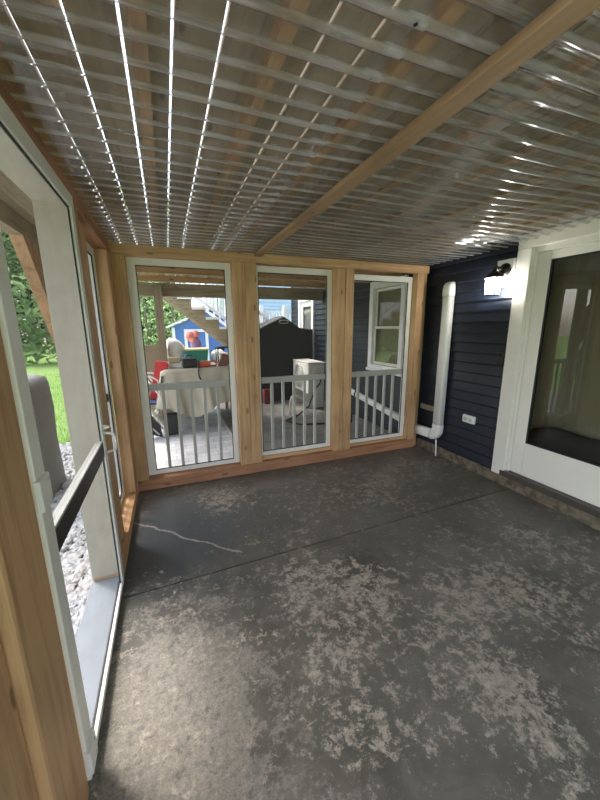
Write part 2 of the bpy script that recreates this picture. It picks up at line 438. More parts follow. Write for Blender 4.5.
tag(MB().box(LX - .1, 2.86, FY - .004, FY + REC, HZ0 + .0005, HZ1, .004).build('wooden_beam', 'cedar_x'), 'cedar header beam across the top of the three far screens', 'beam')
tag(MB().box(LX + .001, 2.80, FY, FY + REC + .03, .0, ZP0 - .0005, .005).build('sill_plate', 'redcedar_x'), 'reddish cedar sill plate on the floor under the three far screens', 'sill')

# ------------------------------------------------------------------ left wall timber
post(LX - REC, LX, 3.07, FY + REC, .0865, HZ0, 'cedar post in the far left corner, right of the side window')
post(LX - .15, LX, 2.006, 2.13, .0, HZ0, 'cedar post between the screen door and the side window')
post(LX - REC, LX - .03, 2.1305, 2.45, .0865, HZ0, 'cedar post set back at the near edge of the side window')
post(LX - .15, LX + .002, .80, 1.02, .0, HZ0, 'wide knotty cedar post at the hinge side of the screen door')
post(LX - .15, LX - .022, .50, .7985, .0, HZ0, 'nearest cedar post, in the lower left corner of the view')
tag(MB().box(LX - .1, LX + .004, NEAR, FY - .005, HZ0 + .0005, HZ1, .004).build('wooden_beam', 'redcedar_y'), 'cedar header beam above the screen door and side window', 'beam')
tag(MB().box(LX - REC, LX + .001, 2.131, FY - .001, .0, .086, .004).build('sill_plate', 'cedar_y'), 'sunlit cedar sill plate below the side window', 'sill')
tag(MB().box(LX - REC, LX, NEAR, .499, .0, .086, .004).build('sill_plate', 'cedar_y'), 'cedar sill plate beyond the nearest cedar post', 'sill')

# ------------------------------------------------------------------ framed screens
def window(no, axis, a0, a1, z0, z1, plane, label, fw=.055, fl=.055, outward=1, rail=True, railmat='railgrey'):
    """axis 'x': screen in an x-z plane at y=plane; axis 'y': in a y-z plane at x=plane"""
    mid = (a0 + a1) / 2
    root = empty('window_%d' % no, (mid, plane, z0) if axis == 'x' else (plane, mid, z0), label, 'screen window', kind='structure')
    def B(mb, u0, u1, d0, d1, zz0, zz1, bev=0.0):
        d0, d1 = plane + outward * d0, plane + outward * d1
        d0, d1 = min(d0, d1), max(d0, d1)
        if axis == 'x': mb.box(u0, u1, d0, d1, zz0, zz1, bev)
        else: mb.box(d0, d1, u0, u1, zz0, zz1, bev)
    f = MB(); t = .035
    B(f, a0, a0 + fl, 0, t, z0, z1, .003); B(f, a1 - fw, a1, 0, t, z0, z1, .003)
    B(f, a0 + fl, a1 - fw, .0005, t, z1 - fw - .006, z1, .003); B(f, a0 + fl, a1 - fw, .0005, t, z0, z0 + fw - .01, .003)
    f.build('frame', 'white', root)
    i0, i1, j0, j1 = a0 + fl, a1 - fw, z0 + fw - .01, z1 - fw - .006
    s = MB(); w = .007
    B(s, i0, i0 + w, .004, .014, j0, j1); B(s, i1 - w, i1, .004, .014, j0, j1)
    B(s, i0 + w, i1 - w, .004, .014, j0, j0 + w); B(s, i0 + w, i1 - w, .004, .014, j1 - w, j1)
    s.build('spline', 'spline', root)
    sc = MB(); B(sc, i0 + .001, i1 - .001, .0085, .0095, j0 + .001, j1 - .001)
    # a single woven sheet: keep one face only
    bm = sc.bm; bm.faces.ensure_lookup_table()
    big = sorted(bm.faces, key=lambda q: q.calc_area())[-1]
    bmesh.ops.delete(bm, geom=[q for q in bm.faces if q is not big], context='FACES')
    sc.build('insect_screen', 'screen', root, normals=False)
    if rail:
        r = MB(); B(r, i0, i1, .022, .05, .925, .988, .003); r.build('rail', railmat, root)
        n = 5; step = (i1 - i0) / (n + 1)
        for k in range(n):
            q = MB(); c = i0 + step * (k + 1)
            B(q, c - .0145, c + .0145, .024, .048, j0 + .002, .9245, .002); q.build('baluster', railmat, root)
    return root
PY_ = FY + REC
window(1, 'x', -.268, .612, ZP0 + .004, 2.084, PY_, 'tall white framed screen window at the left of the far wall, covered table outside', fl=.072)
window(2, 'x', .815, 1.672, ZP0 + .035, 2.078, PY_, 'tall white framed screen window in the middle of the far wall, black cover outside')
window(3, 'x', 1.868, 2.708, ZP0 + .028, 2.05, PY_, 'tall white framed screen window at the right of the far wall, navy siding outside')
window(4, 'y', 2.30, 3.072, .088, 2.084, LX - REC, 'narrow looking white framed screen window on the left wall past the screen door', outward=-1, railmat='darkrail')
for x0, x1, lab in ((.838, 1.668, 'cedar stool strip under the middle far screen'), (1.882, 2.708, 'cedar stool strip under the rightmost far screen')):
    tag(MB().box(x0 + .001, x1 - .001, PY_ - .03, PY_ + .03, ZP0, ZP0 + (.034 if x0 < 1 else .027), .003).build('sill_strip', 'cedar_x'), lab, 'sill')

# ------------------------------------------------------------------ screen door on the left
D0, D1 = 1.022, 2.004
door = empty('door_1', (LX, (D0 + D1) / 2, .0), 'white framed screen door with dark crossbar on the left wall', 'screen door', kind='structure')
f = MB(); xa, xb = LX - .006, LX + .010
f.box(xa, xb, D0, D0 + .074, .03, 2.105, .004); f.box(xa, xb, D1 - .058, D1, .03, 2.105, .004)
f.box(xa, xb - .001, D0 + .074, D1 - .058, 2.04, 2.105, .004); f.box(xa, xb - .001, D0 + .074, D1 - .058, .03, .058, .004)
f.build('frame', 'white', door)
s = MB(); i0, i1, j0, j1 = D0 + .074, D1 - .058, .058, 2.04
s.box(xa, xa + .006, i0, i0 + .007, j0, j1); s.box(xa, xa + .006, i1 - .007, i1, j0, j1)
s.box(xa, xa + .006, i0 + .007, i1 - .007, j1 - .007, j1)
s.build('spline', 'spline', door)
sc = MB(); sc.grid(1, 1, lambda u, v: (LX - .006, i0 + u * (i1 - i0), j0 + v * (j1 - j0)), smooth=False); sc.build('insect_screen', 'doorscreen', door, normals=False)
MB().box(LX - .012, LX + .006, i0, i1, .835, .912).build('crossbar', 'darkrail', door)
MB().box(LX - .022, LX + .0065, i0, i1, .9125, .922).build('crossbar_cap', 'railgrey', door)
j = MB()
j.box(LX - .15, LX - .012, D1 - .006, D1 + .0015, .085, 2.08); j.box(LX - .15, LX - .012, D0 - .0015, D0 + .006, .085, 2.08)
j.box(LX - .15, LX - .012, D0 + .006, D1 - .006, 2.068, 2.084)
j.build('jamb', 'jambwhite', door)
MB().box(LX - .158, LX - .012, D0 - .01, D1 + .0015, .03, .062, .004).build('threshold', 'stonegrey', door)
h = MB()
h.tube([(LX + .010, D1 - .03, .955), (LX + .055, D1 - .03, .945), (LX + .062, D1 - .03, .90), (LX + .055, D1 - .03, .855), (LX + .010, D1 - .03, .845)], .007, 8)
tag(h.build('handle', 'white_plastic', door), 'white D-shaped pull handle')
MB().lathe([(.012, 0), (.014, .01), (.006, .028), (.005, .03)], (LX + .010, D1 - .028, .985), 12, 'x').build('latch_knob', 'white_plastic', door)
for z in (1.06, .11):
    hg = MB().box(LX + .003, LX + .022, D0 - .012, D0 + .066, z - .045, z + .045, .004)
    ho = hg.build('hinge', 'white_plastic', door)
    sw = MB()
    for dz in (-.03, .03): sw.lathe([(.006, 0), (.006, .003), (.002, .004)], (LX + .022, D0 + .045, z + dz), 8, 'x')
    sw.build('screw', 'railgrey', ho)

# ------------------------------------------------------------------ house wall on the right (outside and inside the porch)
OPEN = [(.25, 2.10, .12, 2.14, 'door'), (3.72, 4.40, .92, 2.04, 'window'), (6.66, 7.36, -.1, 2.06, 'door')]
WY0, WY1, WZ1 = -3.0, 7.96, 4.6
def bands(y0, y1):
    cuts = sorted({y0, y1, *[c for o in OPEN for c in o[:2]]})
    return [(a, c) for a, c in zip(cuts, cuts[1:])]
b = MB()
pitch, z = .102, .10
prof = []
while z < WZ1:
    za, zb = z, min(z + pitch, WZ1)
    for ya, yb in bands(WY0, WY1):
        hit = [o for o in OPEN if o[0] <= ya + 1e-6 and yb <= o[1] + 1e-6]
        segs = [(za, zb)]
        if hit:
            o = hit[0]
            segs = [(p, q) for p, q in ((za, min(zb, o[2])), (max(za, o[3]), zb)) if q - p > 1e-3]
        for p, q in segs:
            fx = lambda t: RX - .016 + .014 * ((t - za) / pitch)
            m = p + .012
            pts = [(RX - .004, p), (fx(p), p), (fx(p) - .003, min(m, q)), (fx(q), q), (RX, q)]
            b.prism(pts, 'y', 0, 1) if False else None
            A = [b.bm.verts.new((u, ya, v)) for u, v in pts]; Bv = [b.bm.verts.new((u, yb, v)) for u, v in pts]
            for i in range(len(pts) - 1): b.bm.faces.new([A[i], Bv[i], Bv[i + 1], A[i + 1]])
    z += pitch
# sheathing behind the laps, returning round the far corner of the house
for ya, yb in bands(WY0, WY1):
    hit = [o for o in OPEN if o[0] <= ya + 1e-6 and yb <= o[1] + 1e-6]
    if hit:
        if hit[0][2] > 0: b.box(RX + .001, RX + .12, ya, yb, 0, hit[0][2])
        b.box(RX + .001, RX + .12, ya, yb, hit[0][3], WZ1)
    else: b.box(RX + .001, RX + .12, ya, yb, 0, WZ1)
b.box(RX + .12, 7.0, WY1 - .12, WY1, 0, WZ1); b.box(RX - .02, RX + .04, WY1 - .07, WY1 + .01, .1, WZ1)
tag(b.build('wall_right', 'siding'), 'navy lap siding house wall along the right side of the porch', 'house wall', kind='structure')
b = MB()
def ledge(u, v):
    y = -1.4 + u * 4.7
    jit = .004 * math.sin(y * 23) + .003 * math.sin(y * 61 + v * 4)
    q = [(RX - .035, 0.0), (RX - .03, .05), (RX - .024, .088), (RX - .01, .098), (RX + .0, .099)][int(round(v * 4))]
    return (q[0] + jit, y, q[1])
b.grid(120, 4, ledge); tag(b.build('baseboard_right', 'concrete'), 'stained rough concrete ledge at the foot of the navy wall', 'ledge', kind='structure')

# patio door
dr = empty('door_2', (RX, 1.17, .1), 'large white framed glass patio door in the navy wall at right', 'patio door', kind='structure')
c = MB()
c.box(RX - .05, RX + .0, 2.065, 2.188, .10, 2.13, .004); c.box(RX - .05, RX, .16, .285, .10, 2.13, .004)
c.box(RX - .05, RX, .16, 2.188, 2.1305, 2.225, .004); c.box(RX - .058, RX - .002, .15, 2.198, 2.2255, 2.24, .003)
c.build('casing', 'whitetrim', dr)
c = MB(); c.box(RX - .012, RX + .1, 2.045, 2.0645, .10, 2.13, .002); c.box(RX - .012, RX + .1, .2855, .30, .10, 2.13, .002); c.box(RX - .012, RX + .1, .30, 2.045, 2.085, 2.13, .002)
c.build('jamb', 'whitetrim', dr)
MB().box(RX - .052, RX + .1, .16, 2.10, .10, .152, .004).build('threshold', 'threshold', dr)
for (y0, y1, x0, nm) in ((1.06, 2.043, .012, 'a'), (.302, 1.13, .055, 'b')):
    c = MB(); xa, xb = RX + x0, RX + x0 + .04
    c.box(xa, xb, y1 - .105, y1, .153, 2.084, .004); c.box(xa, xb, y0, y0 + .09, .153, 2.084, .004)
    c.box(xa + .0005, xb, y0 + .09, y1 - .105, .153, .46, .004); c.box(xa + .0005, xb, y0 + .09, y1 - .105, 2.018, 2.084, .004)
    p = c.build('door_panel', 'whitetrim', dr)
    g = MB(); g.grid(1, 1, lambda u, v: (xa + .018, y0 + .088 + u * (y1 - y0 - .191), .458 + v * 1.562), smooth=False)
    g.build('glass_pane', 'glass', p, normals=False)
    g = MB(); w = .010
    ya, yb = y0 + .09, y1 - .105
    g.box(xa + .004, xa + .03, ya, ya + w, .46, 2.018); g.box(xa + .004, xa + .03, yb - w, yb, .46, 2.018)
    g.box(xa + .004, xa + .03, ya + w, yb - w, .46, .46 + w); g.box(xa + .004, xa + .03, ya + w, yb - w, 2.018 - w, 2.018)
    g.build('gasket', 'spline', p)

# room behind the patio door
b = MB(); b.box(RX + .13, 6.2, -.6, 3.4, .0, .1); b.box(RX + .13, 6.2, -.6, 3.4, 2.45, 2.5); b.box(6.2, 6.25, -.6, 3.4, 0, 2.5); b.box(RX + .13, 6.2, 3.4, 3.45, 0, 2.5); b.box(RX + .13, 6.2, -.65, -.6, 0, 2.5)
tag(b.build('wall_interior', 'interior'), 'beige room seen dimly through the patio door glass', 'room', kind='structure')
b = MB()
b.grid(220, 6, lambda u, v: (RX + .36 + .012 * math.sin(u * 64) + .006 * math.sin(u * 23), .1 + 2.9 * u, .13 + 2.2 * v))
tag(b.build('curtain', 'curtain'), 'beige pleated curtain hanging behind the patio door glass', 'curtain')

so_ = empty('dark_sofa', (RX + .2, 1.3, .1), 'black upholstered seat behind the lower part of the patio door glass', 'sofa')  # added black shape, put in for the dark floor reflection in the glass
b = MB()
b.grid(60, 10, lambda u, v: (RX + .17 + .05 * (1 - abs(math.cos(math.pi * v))) * (-1 if v < .5 else 1) * 0 + .13 * v, .35 + 1.68 * u, .48 + .10 * math.sin(math.pi * v) + .03 * math.sin(u * 9 + 1) + .015 * math.sin(u * 23)))
b.grid(60, 4, lambda u, v: (RX + .17, .35 + 1.68 * u, .1 + (.38 + .03 * math.sin(u * 9 + 1) + .015 * math.sin(u * 23)) * v))
b.build('cushion', 'darksofa', so_)  # wavy front and top of the added reflection shape, no real furniture
MB().box(RX + .175, RX + .29, .36, 2.02, .101, .42).build('base', 'darksofa', so_)

# window in the house wall beyond the rightmost screen
w5 = empty('window_5', (RX, 4.08, .9), 'white double hung house window seen through the rightmost screen', 'window', kind='structure')
c = MB(); c.box(RX - .045, RX + .02, 3.66, 3.745, .88, 2.13, .003); c.box(RX - .045, RX + .02, 4.385, 4.475, .88, 2.13, .003)
c.box(RX - .0445, RX + .02, 3.745, 4.385, 2.03, 2.13, .003); c.box(RX - .06, RX + .02, 3.64, 4.495, .84, .8795, .003); c.box(RX - .0445, RX + .02, 3.745, 4.385, .8805, .94, .003)
c.build('casing', 'housewhite', w5)
for nm, z0, z1, dx in (('lower_sash', .945, 1.50, .012), ('upper_sash', 1.46, 2.025, .03)):
    c = MB(); xa = RX + dx - .02
    c.box(xa, xa + .017, 3.75, 3.79, z0, z1); c.box(xa, xa + .017, 4.34, 4.38, z0, z1); c.box(xa, xa + .017, 3.79, 4.34, z0, z0 + .04); c.box(xa, xa + .017, 3.79, 4.34, z1 - .035, z1)
    sa = c.build(nm, 'whitetrim', w5)
    g = MB(); g.grid(1, 1, lambda u, v: (xa + .009, 3.788 + .554 * u, z0 + .038 + (z1 - z0 - .071) * v), smooth=False); g.build('pane', 'glass', sa, normals=False)
MB().box(RX + .05, RX + .06, 3.6, 4.5, .85, 2.1).build('blind', 'curtain', w5)
# far house door beyond the middle screen
d3 = empty('door_3', (RX, 7.0, 0), 'white framed house door far behind the middle screen', 'door', kind='structure')
c = MB(); c.box(RX - .045, RX + .02, 6.60, 6.68, .1, 2.14, .003); c.box(RX - .045, RX + .02, 7.34, 7.44, .1, 2.14, .003); c.box(RX - .0445, RX + .02, 6.68, 7.34, 2.04, 2.14, .003)
c.build('casing', 'housewhite', d3)
c = MB(); c.box(RX - .005, RX + .03, 6.68, 6.78, .1, 2.04); c.box(RX - .005, RX + .03, 7.26, 7.34, .1, 2.04); c.box(RX - .005, RX + .03, 6.78, 7.26, .1, .35); c.box(RX - .005, RX + .03, 6.78, 7.26, 1.93, 2.04)
pn = c.build('door_panel', 'whitetrim', d3)
g = MB(); g.grid(1, 1, lambda u, v: (RX + .012, 6.78 + .48 * u, .35 + 1.58 * v), smooth=False); g.build('glass_pane', 'glass', pn, normals=False)
MB().box(RX + .05, RX + .06, 6.6, 7.4, .1, 2.1).build('blind', 'curtain', d3)

# ------------------------------------------------------------------ things on the navy wall
wl = empty('wall_lantern', (RX - .02, 2.30, 1.95), 'lit dark bronze wall lantern on a white block beside the patio door', 'wall lamp')
MB().box(RX - .036, RX - .008, 2.215, 2.385, 1.845, 2.075, .004).build('mounting_block', 'housewhite', wl)
MB().lathe([(.058, 0), (.058, -.012), (.045, -.024), (.02, -.034), (.018, -.05)], (RX - .036, 2.295, 1.985), 20, 'x').build('canopy', 'bronze', wl)
lx, ly = RX - .135, 2.325
MB().tube([(RX - .08, 2.297, 1.985), (RX - .11, 2.305, 2.0), (RX - .14, 2.317, 2.015), (lx, ly, 2.005), (lx, ly, 1.98)], [.013, .012, .011, .011, .012], 10).build('arm', 'bronze', wl)
hd = MB().lathe([(.079, 1.916), (.083, 1.922), (.078, 1.93), (.06, 1.95), (.034, 1.968), (.02, 1.975), (.018, 1.985), (.006, 1.992)], (lx, ly, 0), 6).build('lantern_roof', 'bronze', wl)
cg = MB()
for k in range(6):
    t = math.pi / 3 * k
    cg.bar((lx + .068 * math.cos(t), ly + .068 * math.sin(t), 1.917), (lx + .058 * math.cos(t), ly + .058 * math.sin(t), 1.775), .008, .008, up=(1, .01, 0))
cg.lathe([(.064, 1.765), (.066, 1.771), (.06, 1.777)], (lx, ly, 0), 6)
cg.build('cage', 'bronze', wl)
g = MB()
for k in range(6):
    t, t2 = math.pi / 3 * k, math.pi / 3 * (k + 1)
    g.bm.faces.new([g.bm.verts.new(p) for p in ((lx + .066 * math.cos(t), ly + .066 * math.sin(t), 1.916), (lx + .066 * math.cos(t2), ly + .066 * math.sin(t2), 1.916), (lx + .056 * math.cos(t2), ly + .056 * math.sin(t2), 1.778), (lx + .056 * math.cos(t), ly + .056 * math.sin(t), 1.778))])
g.build('lantern_glass', 'lampglass', wl, normals=False)
MB().lathe([(.012, 1.90), (.014, 1.885), (.030, 1.86), (.034, 1.835), (.026, 1.81), (.008, 1.80)], (lx, ly, 0), 14).build('bulb', 'bulb', wl)
ld = bpy.data.lights.new('lantern_light', 'POINT'); ld.energy = 13; ld.color = (.93, .96, 1.0); ld.shadow_soft_size = .035
lo = bpy.data.objects.new('lantern_light', ld); COL.objects.link(lo); lo.parent = wl; lo.location = Vector((lx, ly, 1.80)) - WORLD['wall_lantern']; lo.location.x -= .0

bx = empty('doorbell_box', (RX - .02, 2.25, 1.15), 'small black box on the navy siding beside the patio door casing', 'wall box')
MB().box(RX - .055, RX - .01, 2.196, 2.272, 1.145, 1.265, .006).build('body', 'black_plastic', bx); MB().lathe([(.016, 0), (.014, -.006), (.004, -.007)], (RX - .055, 2.234, 1.23), 12, 'x').build('button', 'bronze', bx)
ot = empty('wall_outlet', (RX - .02, 2.55, .5), 'white outdoor power outlet cover low on the navy siding', 'outlet')
MB().box(RX - .04, RX - .008, 2.45, 2.605, .495, .58, .012).build('cover', 'white_plastic', ot)
for dy in (-.03, .03):
    oc = MB().box(RX - .044, RX - .0395, 2.5275 + dy - .02, 2.5275 + dy + .02, .518, .557, .004); oc.build('socket', 'railgrey', ot)

# white duct with an elbow and drain
dc = empty('line_duct', (RX - .06, 2.94, .25), 'white plastic duct rising up the navy wall with an elbow at its foot', 'duct')
def rr(cx, cy, w, d, r=.028, n=4):
    pts = []
    for sx, sy, a0 in ((1, 1, 0), (-1, 1, 90), (-1, -1, 180), (1, -1, 270)):
        for k in range(n + 1):
            a = math.radians(a0 + 90 * k / n); pts.append((cx + sx * (w / 2 - r) + r * math.cos(a), cy + sy * (d / 2 - r) + r * math.sin(a)))
    return pts
def loft(b, secs):
    rings = [[b.bm.verts.new(p) for p in s_] for s_ in secs]; n = len(rings[0])
    for A, Bv in zip(rings, rings[1:]):
        for i in range(n):
            f = b.bm.faces.new([A[i], A[(i + 1) % n], Bv[(i + 1) % n], Bv[i]]); f.smooth = True
    b.bm.faces.new(rings[0][::-1]); b.bm.faces.new(rings[-1]); return b
cx, cy = RX - .062, 2.912
v = loft(MB(), [[(x, y, z) for x, y in rr(cx, cy, .08, .118)] for z in (.34, 1.84)]); v.build('vertical_duct', 'white_plastic', dc)
cap = []
for k, (sc_, z) in enumerate(((1.08, 1.81), (1.08, 1.88), (1.0, 1.92), (.8, 1.945), (.5, 1.955))):
    cap.append([(RX - .022 - (RX - .022 - x) * sc_ , cy + (y - cy) * sc_, z) for x, y in rr(cx, cy, .08, .118)])
loft(MB(), cap).build('end_cap', 'white_plastic', dc)
el = []
for k in range(9):
    a = math.radians(90 * k / 8); rad = .085
    oy, oz = cy + rad, .33
    c_ = (oy - rad * math.cos(a), oz - rad * math.sin(a)); nrm = (-math.cos(a), -math.sin(a))
    el.append([(x, c_[0] + nrm[0] * (y - cy) * -1.06, c_[1] + nrm[1] * (y - cy) * -1.06) for x, y in rr(cx, cy, .088, .118)])
el.insert(0, [(x, y + (y - cy) * .06, .38) for x, y in rr(cx, cy, .088, .118)])
loft(MB(), el).build('elbow', 'white_plastic', dc)
hz_ = loft(MB(), [[(x - (yy - 3.0) * .05, yy, .245 + (y - cy) * .98 - (yy - 3.0) * .04) for x, y in rr(cx, cy, .08, .118)] for yy in (3.0, FY + .032)]); hz_.build('horizontal_duct', 'white_plastic', dc)
MB().tube([(cx - .02, cy - .01, .20), (cx - .022, cy - .02, .10), (cx - .026, cy - .03, .004)], .0085, 8).build('drain_tube', 'white_plastic', dc)
tag(MB().box(RX - .05, RX - .012, 3.0, 3.238, .505, .565, .004).build('wood_block', 'deckwood_y'), 'small weathered board on the siding behind the white duct', 'board')
# duct carrying on outside along the house
od = loft(MB(), [[(x + .024, yy, z0 + (y - cy) * .9) for x, y in rr(cx, cy, .07, .105)] for yy, z0 in ((PY_ + .07, .25), (5.15, .43))])
tag(od.build('line_duct', 'white_plastic'), 'white sloping duct along the foot of the house, seen through the rightmost screen', 'duct')

# ------------------------------------------------------------------ corrugated clear roof sheets
P_, A_ = .0905, .0120
def sheet(x0, x1, y0, y1, zb, label, lift=None, nx=16):
    ny = max(12, int((y1 - y0) / P_ * 12))
    b = MB()
    def fn(u, v):
        x = x0 + (x1 - x0) * u; y = y0 + (y1 - y0) * v
        z = zb + A_ * math.cos(2 * math.pi * y / P_) + .0025 * math.sin(x * 5.1 + y * 1.3) + .002 * math.sin(y * 2.7 + x)
        if lift: z += lift(x, y)
        return (x, y, z)
    b.grid(nx, ny, fn)
    return tag(b.build('roof_sheet', 'sheet', normals=False), label, 'roof sheet', 'clear corrugated roof sheets')
def sst(t): t = max(0, min(1, t)); return t * t * (3 - 2 * t)
sheet(LX - .12, .62, -1.4, 3.36, SHZ + .006, 'clear corrugated roof sheet over the left part of the porch, above the screen door')
sheet(.565, RX - .03, 2.12, 3.36, SHZ + .008, 'clear corrugated roof sheet at the far right, above the white duct')
sheet(.56, RX - .045, -1.4, 2.19, SHZ + .011, 'clear corrugated roof sheet at the near right, above the patio door', lift=lambda x, y: .03 * sst((x - 1.2) / 1.7) * sst((2.3 - y) / .8))
tag(MB().box(.818, .888, -1.2, FY - .006, 2.137, 2.1635, .003).build('roof_batten', M_BATTEN), 'brown wooden batten running below the clear roof sheets', 'batten')
# screws with drips along the seam
sp = [(.61, .75 + .19 * k) for k in range(7)]
for k, (x, y) in enumerate(sp):
    y = round(y / P_) * P_ + P_ / 2
    r_ = MB(); r_.lathe([(.008, SHZ - .006), (.009, SHZ - .009), (.005, SHZ - .013), (.002, SHZ - .014)], (x - .02, y, .006), 10)
    tag(r_.build('roof_screw', 'bronze'), 'small metal roof screw along the overlapped sheet edge', 'screw', 'screws along the sheet overlap')

# ------------------------------------------------------------------ deck overhead
JX = [-.37, 0.0, .345, .69, 1.21, 1.56, 1.91, 2.26, 2.62]
JZ1 = 2.2625
jl = ['above the screen door side', 'second from the left', 'third from the left', 'over the sheet overlap', 'just right of the brown batten', 'over the middle right', 'third from the house wall', 'second from the house wall', 'nearest the house wall']
for x, n in zip(JX, jl):
    zb = 2.211 if x < .8 else 2.24
    o = MB().box(x - .021, x + .021, -1.4, 6.13, zb, 2.262, .003).build('roof_purlin', 'joist_y')
    tag(o, 'brown wooden purlin seen through the clear roof, ' + n, 'purlin', 'purlins above the clear roof')
x = x0 = -.925; first = None
while x < RX - .15:
    if first is None:
        first = MB().box(x, x + .118, -1.4, 6.26, JZ1 + .0005, JZ1 + .026, .003).build('deck_board', 'deckwood_y'); o = first
    else:
        o = first.copy(); COL.objects.link(o); o.location = first.location + Vector((x - x0, 0, 0))
    if x < .7: tag(o, 'deck board overhead left of the sheet overlap, bright daylight in the gaps beside it', 'deck board', 'deck boards left of the overlap')
    else: tag(o, 'deck board overhead right of the sheet overlap, set tight to the next board', 'deck board', 'deck boards right of the overlap')
    x += .1265 if x < .7 else .1205
tag(MB().box(-.93, RX - .03, 6.14, 6.26, 2.0, 2.207, .004).build('deck_beam', 'deckwood_x'), 'thick wooden beam under the far edge of the deck, over the patio', 'beam')
for yb, lb in ((3.75, 'nearest deck cross beam seen through the far screens'), (4.5, 'middle deck cross beam seen through the far screens'), (5.3, 'farther deck cross beam seen through the far screens')):
    tag(MB().box(-.85, RX - .03, yb, yb + .045, 2.13, 2.2075, .003).build('deck_beam', 'joist_x'), lb, 'beam')
tag(MB().box(-.95, -.86, -1.4, 6.13, 2.13, 2.2620, .004).build('deck_beam', 'deckwood_y'), 'wooden beam outside above the screen door', 'beam')
tag(MB().box(-.13, -.005, 5.98, 6.105, .0, 2.16, .004).build('deck_post', 'deckwood_z'), 'wooden deck post standing behind the covered table', 'post')
tag(MB().box(-.96, -.84, 3.82, 3.94, .0, 2.1295, .004).build('deck_post', 'deckwood_z'), 'wooden deck post outside the screen door, behind the grey cover', 'post')
tag(MB().hexa([(-.94, 3.02, 2.129), (-.86, 3.02, 2.129), (-.86, 3.45, 2.129), (-.94, 3.45, 2.129), (-.94, 3.815, 1.15), (-.86, 3.815, 1.15), (-.86, 3.815, 1.75), (-.94, 3.815, 1.75)]).build('knee_brace', 'joist_z'), 'slanting brown wooden brace outside the screen door', 'brace')

# ------------------------------------------------------------------ ground outside
b = MB(); b.box(-40, 40, 3.6, 45, -.10, -.055); b.box(-40, -2.2, -12, 3.6, -.10, -.055)
b.bm.free(); b = MB()
b.grid(60, 60, lambda u, v: (-45 + 90 * u, -25 + 75 * v, -.07), smooth=False)
tag(b.build('lawn', 'lawn'), 'bright green lawn stretching out beyond the screen door', 'lawn', kind='structure')
b = MB(); b.box(-.55, .775, PY_ + .06, 4.90, -.10, -.012); b.box(-.55, .775, 4.93, 9.5, -.10, -.012); b.box(-.5, RX, 4.8, 5.0, -.10, -.05)
b2 = MB(); b2.box(.78, RX + .02, PY_ + .06, 9.5, -.10, -.012)  # separate zone, darker than the pavers and mottled by noise
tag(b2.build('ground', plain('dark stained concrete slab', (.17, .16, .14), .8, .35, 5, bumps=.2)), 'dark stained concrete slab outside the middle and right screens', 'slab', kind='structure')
tag(b.build('patio', 'paver', origin=(0, 0, 0)), 'grey paver patio outside the far screens', 'patio', kind='structure')
# gravel bed: heaps of pale stones
b = MB(); rg = random.Random(11)
b.grid(60, 60, lambda u, v: (-9.2 + 8.68 * u, -7.0 + 12.0 * v, -.03 + .012 * math.sin(u * 31 + v * 17)))
ico = bmesh.new(); bmesh.ops.create_icosphere(ico, subdivisions=1, radius=1)
iv = [v.co.copy() for v in ico.verts]; iff = [[v.index for v in f.verts] for f in ico.faces]; ico.free()
for k in range(9000):
    x = -.53 - 2.5 * rg.random() ** 1.5; y = .2 + 4.9 * rg.random()
    r = .016 + .022 * rg.random(); sx, sy, sz = r * (.8 + .7 * rg.random()), r * (.8 + .7 * rg.random()), r * .7
    a = rg.random() * 6.28; ca, sa = math.cos(a), math.sin(a)
    vs = [b.bm.verts.new((x + (p.x * ca * sx - p.y * sa * sy), y + (p.x * sa * sx + p.y * ca * sy), -.02 + .02 * rg.random() + p.z * sz)) for p in iv]
    for f in iff: b.bm.faces.new([vs[i] for i in f])
tag(b.build('gravel', 'pebble', normals=False), 'pale grey gravel bed outside the screen door', 'gravel', kind='stuff')
# grass tufts nearest the gravel
b = MB()
for k in range(9000):
    x = -.6 - 6 * rg.random(); y = 5.1 + 9 * rg.random() ** 1.6; a = rg.random() * 6.28; h_ = .04 + .06 * rg.random(); w_ = .008
    dx, dy = math.cos(a) * w_, math.sin(a) * w_; lx_, ly_ = (rg.random() - .5) * .05, (rg.random() - .5) * .05
    if x > -.6: continue
    b.bm.faces.new([b.bm.verts.new(p) for p in ((x - dx, y - dy, -.07), (x + dx, y + dy, -.07), (x + lx_, y + ly_, -.07 + h_))])
tag(b.build('grass', 'grass', normals=False), 'short grass blades along the edge of the gravel', 'grass', kind='stuff')

# ------------------------------------------------------------------ covered thing outside the screen door
gc = MB(); secs = []
for z, w, d in ((-.02, .36, .30), (.12, .35, .30), (.45, .34, .30), (.75, .35, .33), (.98, .34, .34), (1.05, .325, .325), (1.08, .26, .26), (1.087, .1, .1)):
    ring = []
    for k in range(40):
        t = 2 * math.pi * k / 40; e = .35
        cx_ = math.copysign(abs(math.cos(t)) ** e, math.cos(t)); sy_ = math.copysign(abs(math.sin(t)) ** e, math.sin(t))
        wr = 1 + .02 * math.sin(k * 2.1 + z * 5) * (1.1 - z)
        ring.append((-1.42 + cx_ * w * wr, 3.62 + sy_ * d * wr, z))
    secs.append(ring)
loft(gc, secs); tag(gc.build('covered_grill', 'greycover'), 'tall object under a grey cover standing on the gravel outside the screen door', 'covered grill')

